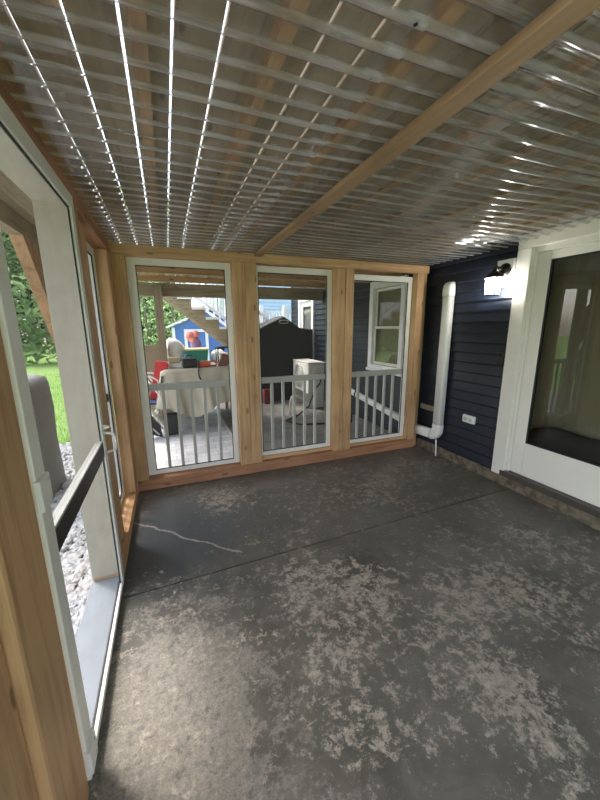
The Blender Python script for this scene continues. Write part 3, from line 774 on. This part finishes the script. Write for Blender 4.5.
# ------------------------------------------------------------------ patio clutter seen through the left screen
tb = empty('covered_table', (.5, 5.7, 0), 'table draped in a tan canvas tarp outside the leftmost far screen', 'table')
T0, T1, TY0, TY1, TZ = -.05, 1.06, 5.16, 6.35, .905
MB().box(T0 + .03, T1 - .03, TY0 + .03, TY1 - .03, TZ - .04, TZ - .006).build('tabletop', 'deckwood_x', tb)
for lx_, ly_ in ((T0 + .1, TY0 + .1), (T1 - .1, TY0 + .1), (T0 + .1, TY1 - .1), (T1 - .1, TY1 - .1)):
    MB().box(lx_ - .025, lx_ + .025, ly_ - .025, ly_ + .025, -.012, TZ - .041).build('leg', 'deckwood_z', tb)
b = MB(); nu, nv = 64, 64
def drape(u, v):
    ex, ey = .62, .66
    x = T0 - ex + (T1 - T0 + 2 * ex) * u; y = TY0 - ey + (TY1 - TY0 + 2 * ey) * v
    ox = max(T0 - x, 0, x - T1); oy = max(TY0 - y, 0, y - TY1)
    cxp, cyp = min(max(x, T0), T1), min(max(y, TY0), TY1)
    if ox == 0 and oy == 0: return (x, y, TZ + .004 * math.sin(x * 9) * math.sin(y * 7))
    sx_, sy_ = (-1 if x < T0 else 1), (-1 if y < TY0 else 1)
    drop = math.hypot(ox, oy) if (ox and oy) else max(ox, oy)
    drop = min(drop, .86)
    # long low points in the middle and right of the hem, shorter at the corners
    flare = .06 + .16 * (drop / .8)
    wv = .035 * math.sin(x * 13 + 1.0) * (drop / .6) if oy else .035 * math.sin(y * 12) * (drop / .6)
    fold = .5 + .5 * math.sin(x * 8 + y * 3)
    z = TZ - drop * (.92 + .14 * math.sin(x * 7.0 - .6))
    fz = .02 * math.sin(x * 31 + y * 5) * (drop / .7)
    px = cxp + fz + (sx_ * (flare * (.8 if oy else 1)) if ox else 0) + (0 if oy else sx_ * wv)
    py = cyp - fz + (sy_ * flare * .8 if oy else 0) + (sy_ * wv if oy else 0)
    return (px, py, max(z, .03))
b.grid(nu, nv, drape)
tag(b.build('tarp', 'tarp', tb, normals=False), 'tan canvas tarp')

def boxthing(name, mat, x0, x1, y0, y1, z0, z1, label, cat, bev=.006, parts=()):
    e = empty(name, ((x0 + x1) / 2, (y0 + y1) / 2, z0), label, cat)
    MB().box(x0, x1, y0, y1, z0, z1, bev).build('body', mat, e)
    for pn, pm, mb in parts: mb.build(pn, pm, e)
    return e
Z = TZ + .006
boxthing('cardboard_box', 'tanbox', .0, .17, 5.42, 5.6, Z, 1.055, 'small tan box on the left end of the tarp table', 'box', .004,
         [('flap', 'tanbox', MB().box(.003, .167, 5.405, 5.4195, .99, 1.056)), ('white_base', 'whitesack', MB().box(-.004, .174, 5.404, 5.4192, Z, .97))])
boxthing('tool_case', 'black_plastic', .19, .40, 5.26, 5.5, Z, 1.05, 'black tool case on the tarp table, left of the orange tool', 'tool case', .02,
         [('handle', 'black_plastic', MB().tube([(.25, 5.38, 1.05), (.26, 5.38, 1.085), (.33, 5.38, 1.085), (.34, 5.38, 1.05)], .008, 8)), ('foot', 'railgrey', MB().box(.16, .1895, 5.3, 5.4, Z, .95, .004))])
ch = empty('power_tool', (.55, 5.3, Z), 'orange red power tool lying on the tarp table', 'tool')
MB().box(.405, .60, 5.24, 5.40, Z, 1.0, .03).build('body', 'orange', ch)
MB().tube([(.59, 5.32, .99), (.65, 5.32, 1.0), (.69, 5.32, .96), (.68, 5.32, .925), (.60, 5.32, .925)], .014, 8).build('handle', 'orange', ch)
MB().box(.41, .435, 5.225, 5.2395, Z, 1.02).build('guard', 'black_plastic', ch)
tag(MB().tube([(.41, 5.155, .92), (.405, 5.12, .905), (.395, 5.085, .86), (.40, 5.065, .80), (.42, 5.055, .755)], [.009, .009, .009, .010, .013], 8).build('strap', 'black_plastic'), 'dark strap hanging over the front edge of the tarp table', 'strap')
e = MB(); e.hexa([(.72, 5.35, Z), (.86, 5.35, Z), (.86, 5.45, Z), (.72, 5.45, Z), (.80, 5.35, 1.10), (.92, 5.35, 1.06), (.92, 5.45, 1.06), (.80, 5.45, 1.10)])
tag(e.build('leaning_box', 'brickbrown'), 'reddish brown box tilted on the right of the tarp table', 'box')
fr = empty('wire_crate', (.93, 5.75, Z), 'dark open framed crate on the tarp table behind the reddish brown box', 'crate')
f = MB(); x0, x1, y0, y1, z0, z1 = .77, 1.04, 5.65, 5.9, Z, 1.17
for a in (x0, x1):
    for c_ in (y0, y1): f.bar((a, c_, z0), (a, c_, z1), .016, .016, up=(0, 1, 0))
for z in (z0 + .008, z1):
    f.bar((x0, y0, z), (x1, y0, z), .016, .016); f.bar((x0, y1, z), (x1, y1, z), .016, .016); f.bar((x0, y0, z), (x0, y1, z), .016, .016); f.bar((x1, y0, z), (x1, y1, z), .016, .016)
f.build('frame', 'black_plastic', fr)
f = MB().box(x0 + .02, x1 - .02, y0 + .02, y1 - .02, Z + .018, 1.08, .01); f.build('liner', 'whitesack', fr)
tu = empty('storage_tub', (.48, 6.1, Z), 'teal green storage tub with a pale yellow rim on the tarp table', 'tub')
MB().hexa([(.31, 6.0, Z), (.63, 6.0, Z), (.63, 6.22, Z), (.31, 6.22, Z), (.285, 5.98, 1.12), (.655, 5.98, 1.12), (.655, 6.24, 1.12), (.285, 6.24, 1.12)]).build('body', 'greentub', tu)
MB().box(.272, .668, 5.965, 6.255, 1.1205, 1.15, .008).build('rim', 'yellow', tu)
sk = MB(); sk.ball((.13, 6.17, 1.115), (.155, .15, .215), 22, .05)
for v_ in sk.bm.verts:
    if v_.co.z > 1.2: v_.co.x -= (v_.co.z - 1.2) * .35
    v_.co.z = max(v_.co.z, Z)
tag(sk.build('plastic_sack', 'whitesack'), 'bulging white plastic sack on the tarp table, left of the green tub', 'sack')
for k, (x, y, z, r, m, lab) in enumerate(((.84, 6.12, Z + .10, .11, 'whitesack', 'white crumpled bag on the tarp table right of the green tub'), (.90, 6.24, Z + .20, .06, 'black_plastic', 'small black ball shaped toy above the white crumpled bag'), (1.0, 6.05, Z + .06, .075, 'purple', 'mauve soft toy at the right end of the tarp table'))):
    q = MB().ball((x, y, z), (r * 1.25, r, r), 16, .07 if k != 1 else 0)
    for v_ in q.bm.verts: v_.co.z = max(v_.co.z, Z)
    tag(q.build(('crumpled_bag', 'toy_ball', 'soft_toy')[k], m), lab, ('bag', 'toy', 'toy')[k])
pt = empty('soft_toy', (.50, 6.9, 0), 'lumpy pink and mauve toy on a pole behind the green tub', 'toy')
MB().tube([(.52, 6.9, -.05), (.52, 6.9, 1.05)], .012, 8).build('pole', 'white_plastic', pt)
MB().ball((.53, 6.9, 1.16), (.10, .07, .16), 14, .06).build('body', 'purple', pt)
hb_ = MB(); hb_.ball((.43, 6.89, 1.34), (.085, .07, .085), 12, .06); hb_.ball((.53, 6.90, 1.37), (.075, .07, .075), 12, .06); hb_.ball((.47, 6.88, 1.27), (.07, .06, .06), 12, .06); hb_.build('top', 'pink', pt)

# left of the table: chairs and boxes
pc = empty('patio_chair', (-.22, 5.25, 0), 'white armed folding patio chair at the left of the tarp table', 'chair')
f = MB()
for y in (5.05, 5.45):
    f.tube([(-.46, y, -.01), (-.08, y, .44), (-.30, y, .80)], .012, 8)
    f.tube([(-.09, y, -.01), (-.44, y, .46)], .012, 8)
f.tube([(-.46, 5.05, .01), (-.46, 5.45, .01)], .01, 8); f.tube([(-.09, 5.05, .01), (-.09, 5.45, .01)], .01, 8)
f.build('frame', 'white_plastic', pc)
for y in (5.04, 5.46):
    MB().tube([(-.46, y, .78), (-.42, y, .845), (-.24, y, .84), (-.16, y, .78), (-.14, y, .70)], .014, 8).build('armrest', 'white_plastic', pc)
MB().box(-.44, -.10, 5.06, 5.44, .43, .465, .01).build('seat', 'blue', pc)
MB().hexa([(-.46, 5.06, .46), (-.43, 5.06, .46), (-.43, 5.44, .46), (-.46, 5.44, .46), (-.54, 5.06, .9), (-.51, 5.06, .9), (-.51, 5.44, .9), (-.54, 5.44, .9)]).build('backrest', 'blue', pc)
rb = MB(); rb.hexa([(-.30, 5.26, .47), (-.06, 5.26, .47), (-.06, 5.40, .47), (-.30, 5.40, .47), (-.17, 5.28, 1.03), (.0, 5.28, 1.0), (.0, 5.42, 1.0), (-.17, 5.42, 1.03)])
bmesh.ops.bevel(rb.bm, geom=rb.bm.edges[:], offset=.012, segments=2, affect='EDGES')
tag(rb.build('cushion', 'red'), 'red cushion standing on the white armed patio chair', 'cushion')
bp = MB(); bp.hexa([(-.44, 5.72, .0), (.04, 5.72, .0), (.04, 5.76, .0), (-.44, 5.76, .0), (-.46, 5.84, 1.23), (-.02, 5.84, 1.23), (-.02, 5.88, 1.23), (-.46, 5.88, 1.23)])
bp.hexa([(-.44, 5.765, .0), (-.40, 5.765, .0), (-.40, 5.80, .0), (-.44, 5.80, .0), (-.46, 5.885, 1.2), (-.42, 5.885, 1.2), (-.42, 5.92, 1.2), (-.46, 5.92, 1.2)])
tag(bp.build('cardboard_sheet', 'cardboard'), 'flat brown panel leaning behind the red cushion', 'panel')
fc = empty('folded_chair', (-.28, 4.9, 0), 'black folded chair frame leaning low beside the tarp table', 'chair')
f = MB()
for y in (4.86, 4.98):
    f.tube([(-.42, y, .60), (-.14, y, .18), (-.12, y, .02)], .012, 8); f.tube([(-.42, y, .32), (-.20, y, .05)], .012, 8)
f.tube([(-.14, 4.86, .18), (-.14, 4.98, .18)], .012, 8); f.tube([(-.42, 4.86, .60), (-.42, 4.98, .60)], .012, 8)
f.build('frame', 'railgrey', fc)
MB().hexa([(-.42, 4.88, .10), (-.16, 4.88, -.0), (-.16, 4.96, -.0), (-.42, 4.96, .10), (-.42, 4.88, .54), (-.18, 4.88, .14), (-.18, 4.96, .14), (-.42, 4.96, .54)]).build('seat', 'black_plastic', fc)
boxthing('storage_bin', 'black_plastic', -.13, .05, 4.96, 5.10, -.012, .27, 'small black bin on the patio in front of the tarp table', 'bin', .015, [('lid', 'black_plastic', MB().box(-.138, .058, 4.952, 5.108, .2705, .29, .005))])

# ------------------------------------------------------------------ black covered grill, heat pump
g = MB()
prof_ = [(-.58, .0), (.66, .0), (.64, 1.46), (.36, 1.49), (.0, 1.72), (-.40, 1.55), (-.56, 1.46)]
secs = []
for k, (yy, sh) in enumerate(((6.55, .97), (6.58, 1.0), (6.9, 1.01), (7.2, 1.0), (7.24, .96))):
    ring = []
    for i in range(len(prof_)):
        (a, c_), (a2, c2) = prof_[i], prof_[(i + 1) % len(prof_)]
        for t in range(6):
            q = t / 6; x = a + (a2 - a) * q; z = c_ + (c2 - c_) * q
            wob = 1 + .012 * math.sin(z * 14 + k * 2)
            ring.append((2.22 + x * sh * wob, yy, z * (1 if z < .05 else sh * .5 + .5) - .01))
    secs.append(ring)
cgm = empty('covered_grill', (2.22, 6.9, 0), 'large grill under a black gabled cover outside the middle screen', 'covered grill')
loft(g, secs).build('cover', 'blackcover', cgm)
em = MB().tube([(2.22 + .10 * math.cos(t), 6.548, 1.60 + .032 * math.sin(t)) for t in [2 * math.pi * k / 20 for k in range(21)]], .006, 6, cap=False)
em.build('oval_badge', 'railgrey', cgm)
tag(MB().box(1.72, 1.93, 6.35, 6.5, -.012, .28, .015).build('storage_bin', plain('dark red plastic', (.16, .012, .02), .5)), 'small dark red bin on the patio in front of the black covered grill', 'bin')

ac = empty('heat_pump', (2.5, 5.9, 0), 'light grey outdoor heat pump unit beside the house, seen through the middle screen', 'heat pump')
MB().box(2.36, 2.69, 5.62, 6.42, .28, .84, .02).build('housing', 'acwhite', ac)
MB().box(2.35, 2.70, 5.61, 6.43, .8405, .858, .006).build('top_lid', 'acwhite', ac)
fg = MB()
for r in (.05, .09, .13, .17, .21, .235):
    fg.tube([(2.348, 6.08 + r * math.cos(t), .565 + r * math.sin(t)) for t in [2 * math.pi * k / 28 for k in range(29)]], .006, 6, cap=False)
for k in range(8):
    t = math.pi * k / 8; fg.bar((2.350, 6.08 - .235 * math.cos(t), .565 - .235 * math.sin(t)), (2.350, 6.08 + .235 * math.cos(t), .565 + .235 * math.sin(t)), .006, .006, up=(1, 0, 0))
fg.build('fan_grille', 'acwhite', ac)
MB().lathe([(.238, 0), (.238, .003)], (2.355, 6.08, .565), 32, 'x').build('fan_opening', 'black_plastic', ac)
lv = MB()
for k in range(9): lv.box(2.51, 2.67, 5.606, 5.6195, .42 + .04 * k, .442 + .04 * k)
lv.build('side_louvers', 'railgrey', ac)
for yy in (5.72, 6.32): MB().box(2.34, 2.71, yy - .03, yy + .03, -.012, .2795, .004).build('foot', 'acwhite', ac)
tag(MB().tube([(1.93, 5.42, .0), (1.935, 5.42, .20), (1.96, 5.42, .30), (2.02, 5.42, .33), (2.10, 5.42, .29), (2.2, 5.42, .24), (2.26, 5.42, .18), (2.27, 5.42, .0)], .02, 10).build('bent_pipe', 'white_plastic'), 'white bent pipe standing in front of the heat pump', 'pipe')
tag(MB().tube([(2.60, 5.60, .62), (2.50, 5.40, .52), (2.34, 5.3, .40), (2.22, 5.25, .15), (2.0, 5.2, .02), (1.7, 5.0, .005), (1.85, 4.7, .005), (2.3, 4.6, .005), (2.7, 4.75, .005)], .014, 8).build('hose', 'black_plastic'), 'black hose lying on the patio in front of the heat pump', 'hose')
tag(MB().tube([(2.80, 4.62, .52), (2.74, 4.6, .46), (2.70, 4.55, .36), (2.64, 4.5, .18), (2.6, 4.45, .02)], .012, 8).build('cable', 'black_plastic'), 'black cable hanging over the sloping white duct', 'cable')

# ------------------------------------------------------------------ stairs, playhouse, fence, neighbours
st = empty('deck_stairs', (.8, 7.4, 0), 'wooden deck stairs with white risers and railing behind the leftmost screen', 'stairs')
run, rise, sx0, sz0 = .252, .188, -.05, 2.13
for yy in (6.98, 7.94):
    p = []
    n = 11
    top = [(sx0, sz0 + .27)]
    for k in range(n):
        xk, zk = sx0 - .07 + run * k, sz0 + .27 - rise * k
        top += [(xk + .12, zk), (xk + .12, zk - rise)]
    low = [(sx0 + .05 + run * n, -.05), (sx0 + run * n - .12, -.05), (sx0, sz0 + .0)]
    MB().prism([(a, max(c_, -.05)) for a, c_ in top + low], 'y', yy, yy + .045).build('stringer', 'deckwood_x', st)
for k in range(11):
    xk, zk = sx0 + .05 + run * k, sz0 + .27 - rise * k
    MB().box(xk - .02, xk + .0, 7.026, 7.938, zk - rise + .001, zk - .0).build('riser', 'housewhite', st)
    MB().box(xk + .001, xk + run + .02, 6.935, 8.0, zk - rise + .001, zk - rise + .05).build('tread', 'housewhite', st)
hr = MB()
MBh = lambda off: None
for yy in (7.02, 7.95):
    hr.bar((sx0 + .3, yy, sz0 + .2), (sx0 + .3 + run * 10, yy, sz0 + .2 - rise * 10), .045, .05); hr.bar((sx0 + .3, yy, sz0 + .85), (sx0 + .3 + run * 10, yy, sz0 + .85 - rise * 10), .06, .06)
hr.build('handrail', 'housewhite', st)
for yy in (7.02, 7.95):
    for k in range(20):
        x = sx0 + .34 + run * k * .5; z = sz0 + .18 - rise * k * .5
        MB().box(x - .017, x + .017, yy - .017, yy + .017, z + .02, z + .66).build('baluster', 'housewhite', st)

ph = empty('playhouse', (1.25, 11.3, 0), 'blue playhouse with white trim behind the stairs', 'playhouse')
b = MB(); b.prism([(.2, -.07), (2.3, -.07), (2.3, 1.52), (1.25, 1.97), (.2, 1.52)], 'y', 10.6, 12.4); b.build('walls', 'playblue', ph)
b = MB(); b.bar((.02, 11.5, 1.505), (1.27, 11.5, 2.045), 2.1, .05, up=(0, 0, 1)); b.bar((2.48, 11.5, 1.505), (1.23, 11.5, 2.045), 2.1, .05); b.build('roof', 'housewhite', ph)
b = MB(); b.box(.17, .25, 10.56, 10.599, -.07, 1.5); b.box(2.25, 2.33, 10.56, 10.599, -.07, 1.5); b.build('corner_trim', 'housewhite', ph)
wf = MB(); wf.box(.50, .58, 10.55, 10.598, .2, 1.45); wf.box(1.10, 1.18, 10.55, 10.598, .2, 1.45); wf.box(.58, 1.10, 10.55, 10.598, 1.37, 1.45); wf.build('door_frame', 'housewhite', ph)

nh = empty('neighbour_house', (5.2, 15, 0), 'pale blue sided neighbour house far behind the middle screen', 'house')
b = MB(); b.box(2.2, 8.5, 14.6, 18, -.07, 5.2)
for k in range(34): b.prism([(14.6, .0 + .15 * k), (14.575, .0 + .15 * k), (14.6, .14 + .15 * k)], 'x', 2.2, 8.5)
b.build('walls', 'paleblue', nh)
b = MB(); b.prism([(14.0, 5.1), (18.6, 5.1), (16.3, 7.0)], 'x', 1.9, 8.8); b.build('roof', 'cardboard', nh)
b = MB(); b.box(2.12, 2.30, 14.54, 14.6, -.07, 5.1); b.build('corner_trim', 'housewhite', nh)
wfn = empty('white_fence', (3.0, 10.1, 0), 'white picket railing behind the black covered grill', 'fence')
b = MB(); b.box(2.4, 3.75, 10.08, 10.13, 1.90, 1.97); b.box(2.4, 3.75, 10.08, 10.13, .3, .36); b.build('rail', 'housewhite', wfn)
for x in (2.70, 3.45): MB().box(x - .06, x + .06, 10.0, 10.12, -.07, 2.12, .006).build('post', 'housewhite', wfn)
for k in range(12):
    x = 2.44 + .11 * k
    MB().box(x - .025, x + .025, 10.085, 10.125, .361, 1.899).build('picket', 'housewhite', wfn)

# ------------------------------------------------------------------ trees
def foliage(b, c, r, n, leaf, rg):
    for k in range(n):
        while True:
            p = Vector((rg.uniform(-1, 1), rg.uniform(-1, 1), rg.uniform(-1, 1)))
            if .25 < p.length < 1: break
        p = Vector((c[0] + p.x * r[0], c[1] + p.y * r[1], c[2] + p.z * r[2]))
        nrm = Vector((rg.uniform(-1, 1), rg.uniform(-1, 1), rg.uniform(.0, 1.2))).normalized()
        a = nrm.orthogonal().normalized(); bq = nrm.cross(a); th = rg.random() * 6.28
        a, bq = a * math.cos(th) + bq * math.sin(th), bq * math.cos(th) - a * math.sin(th)
        l = leaf * rg.uniform(.6, 1.3)
        b.bm.faces.new([b.bm.verts.new(q) for q in (p - a * l, p - bq * l * .45, p + a * l, p + bq * l * .45)])
def tree(x, y, h, blobs, label, group, mat, leaf, n, rg, tr=.14, cat='tree', lean=0):
    e = empty('tree', (x, y, -.07), label, cat, group)
    MB().tube([(x, y, -.1), (x + lean * .3, y, h * .35), (x + lean, y, h * .8)], [tr, tr * .8, tr * .35], 8).build('trunk', 'bark', e)
    f = MB()
    for (bx, by, bz, rx, ry, rz) in blobs: foliage(f, (x + bx, y + by, bz), (rx, ry, rz), int(n * rx * ry * rz / 4), leaf, rg)
    f.build('foliage', mat, e, normals=False)
rg = random.Random(5)
# row across the lawn
for k, (x, y, h) in enumerate(((-19, 30, 12), (-15.2, 31.5, 13), (-11.6, 30, 11), (-8.4, 31.5, 13), (-5.2, 31, 12))):
    bl = [(0, 0, h * .62, 2.4, 2.2, h * .30), (-.8, -1.2, h * .42, 2.0, 1.6, 1.5), (1.0, -.8, h * .46, 1.9, 1.6, 1.6)]
    tree(x, y, h, bl, 'leafy green tree across the lawn, seen through the screen door', 'trees across the lawn', 'leaf', .16, 480, rg, .22)
for k, (x, y) in enumerate(((-17.5, 29.5), (-13.6, 29.2), (-10.2, 29.6), (-7.0, 29.2))):
    bl = [(0, 0, 3.9, 2.0, 1.2, .9), (.6, -.4, 5.2, 1.7, 1.2, .8)]
    tree(x, y, 6.5, bl, 'young spreading tree at the front edge of the woods across the lawn', 'young trees across the lawn', 'leaf', .14, 480, rg, .10)
hd_ = MB()
rg2 = random.Random(8)
for k in range(26):
    foliage(hd_, (-24 + k * 1.0, 33.5 + rg2.uniform(-.6, .6), 1.9), (1.2, .9, 2.2), 260, .30, rg2)
    foliage(hd_, (-24 + k * 1.0, 35.5 + rg2.uniform(-.6, .6), 7.5), (1.3, 1.2, 5.5), 420, .42, rg2)
for k in range(40):
    x = -24 + k * .63; hd_.tube([(x, 33 + rg2.uniform(-.5, .5), -.1), (x + rg2.uniform(-.3, .3), 33, 4.5)], .07, 6)
tag(hd_.build('woods', 'leafdark', normals=False), 'dark shaded band of woods at the far edge of the lawn', 'woods', kind='stuff')
# slender pale trees behind the patio
for k, (x, y) in enumerate(((-2.6, 13.0), (-1.9, 14.6), (-1.3, 12.6), (-.6, 14.2), (.2, 13.4), (1.0, 14.8), (2.0, 14.0))):
    bl = [(0, 0, 2.6, 1.0, .8, 1.9), (.3, .2, 5.0, 1.3, 1.0, 1.8), (-.2, 0, .7, .9, .6, .8)]
    tree(x, y, 7, bl, 'slender pale leafed tree standing beyond the patio', 'slender trees beyond the patio', 'leafpale', .075, 900, rg, .05, lean=rg.uniform(-.5, .5))
bs = MB()
for k in range(14): foliage(bs, (-14 + k * 1.1, 19 + rg2.uniform(-.7, .7), 1.8), (1.2, .9, 2.4), 300, .22, rg2)
tag(bs.build('hedge', 'leaf', normals=False), 'green leafy thicket beyond the slender trees', 'hedge', kind='stuff')

# ------------------------------------------------------------------ light, sky, camera
w = bpy.data.worlds.new('sky'); SC.world = w; w.use_nodes = True; nt = w.node_tree; nt.nodes.clear()
wo = nt.nodes.new('ShaderNodeOutputWorld'); bg = nt.nodes.new('ShaderNodeBackground'); sk_ = nt.nodes.new('ShaderNodeTexSky')
sk_.sky_type = 'NISHITA'; sk_.sun_disc = False; sk_.sun_elevation = math.radians(55); sk_.sun_rotation = math.radians(-50); sk_.air_density = 1.0; sk_.dust_density = 3.0; sk_.ozone_density = 1.0
hs = nt.nodes.new('ShaderNodeHueSaturation'); hs.inputs['Saturation'].default_value = .55
nt.links.new(sk_.outputs[0], hs.inputs['Color']); nt.links.new(hs.outputs[0], bg.inputs[0]); bg.inputs[1].default_value = .42
nt.links.new(bg.outputs[0], wo.inputs[0])
sl = bpy.data.lights.new('sun', 'SUN'); sl.energy = 1.4; sl.angle = math.radians(7); sl.color = (1.0, .95, .87)
so = bpy.data.objects.new('sun', sl); COL.objects.link(so)
so.rotation_euler = Vector((.50, -.52, -1.15)).to_track_quat('-Z', 'Y').to_euler()
so.location = (-6, 8, 12)

yaw, pitch_, roll, fpx = .372380868, .21487864, -.00684373966, 335.653891
cyw, syw, cp, sp_ = math.cos(yaw), math.sin(yaw), math.cos(pitch_), math.sin(pitch_)
fwd = Vector((syw * cp, cyw * cp, -sp_)); rt = Vector((cyw, -syw, 0)); up = rt.cross(fwd)
r2 = rt * math.cos(roll) + up * math.sin(roll); u2 = -rt * math.sin(roll) + up * math.cos(roll)
cd = bpy.data.cameras.new('camera'); cam = bpy.data.objects.new('camera', cd); COL.objects.link(cam)
mw = Matrix.Identity(4)
for i in range(3): mw[i][0], mw[i][1], mw[i][2] = r2[i], u2[i], -fwd[i]
mw[0][3], mw[1][3], mw[2][3] = 0, 0, 1.5
cam.matrix_world = mw
cd.sensor_fit = 'HORIZONTAL'; cd.sensor_width = 36; cd.lens = fpx / 600 * 36; cd.clip_start = .02; cd.clip_end = 300
SC.camera = cam
SC.view_settings.view_transform = 'Standard'; SC.view_settings.look = 'None'; SC.view_settings.gamma = 1; SC.view_settings.use_curve_mapping = False
SC.view_settings.exposure = 1.0
SC.cycles.transparent_max_bounces = 24
SC.cycles.max_bounces = 10; SC.cycles.diffuse_bounces = 6
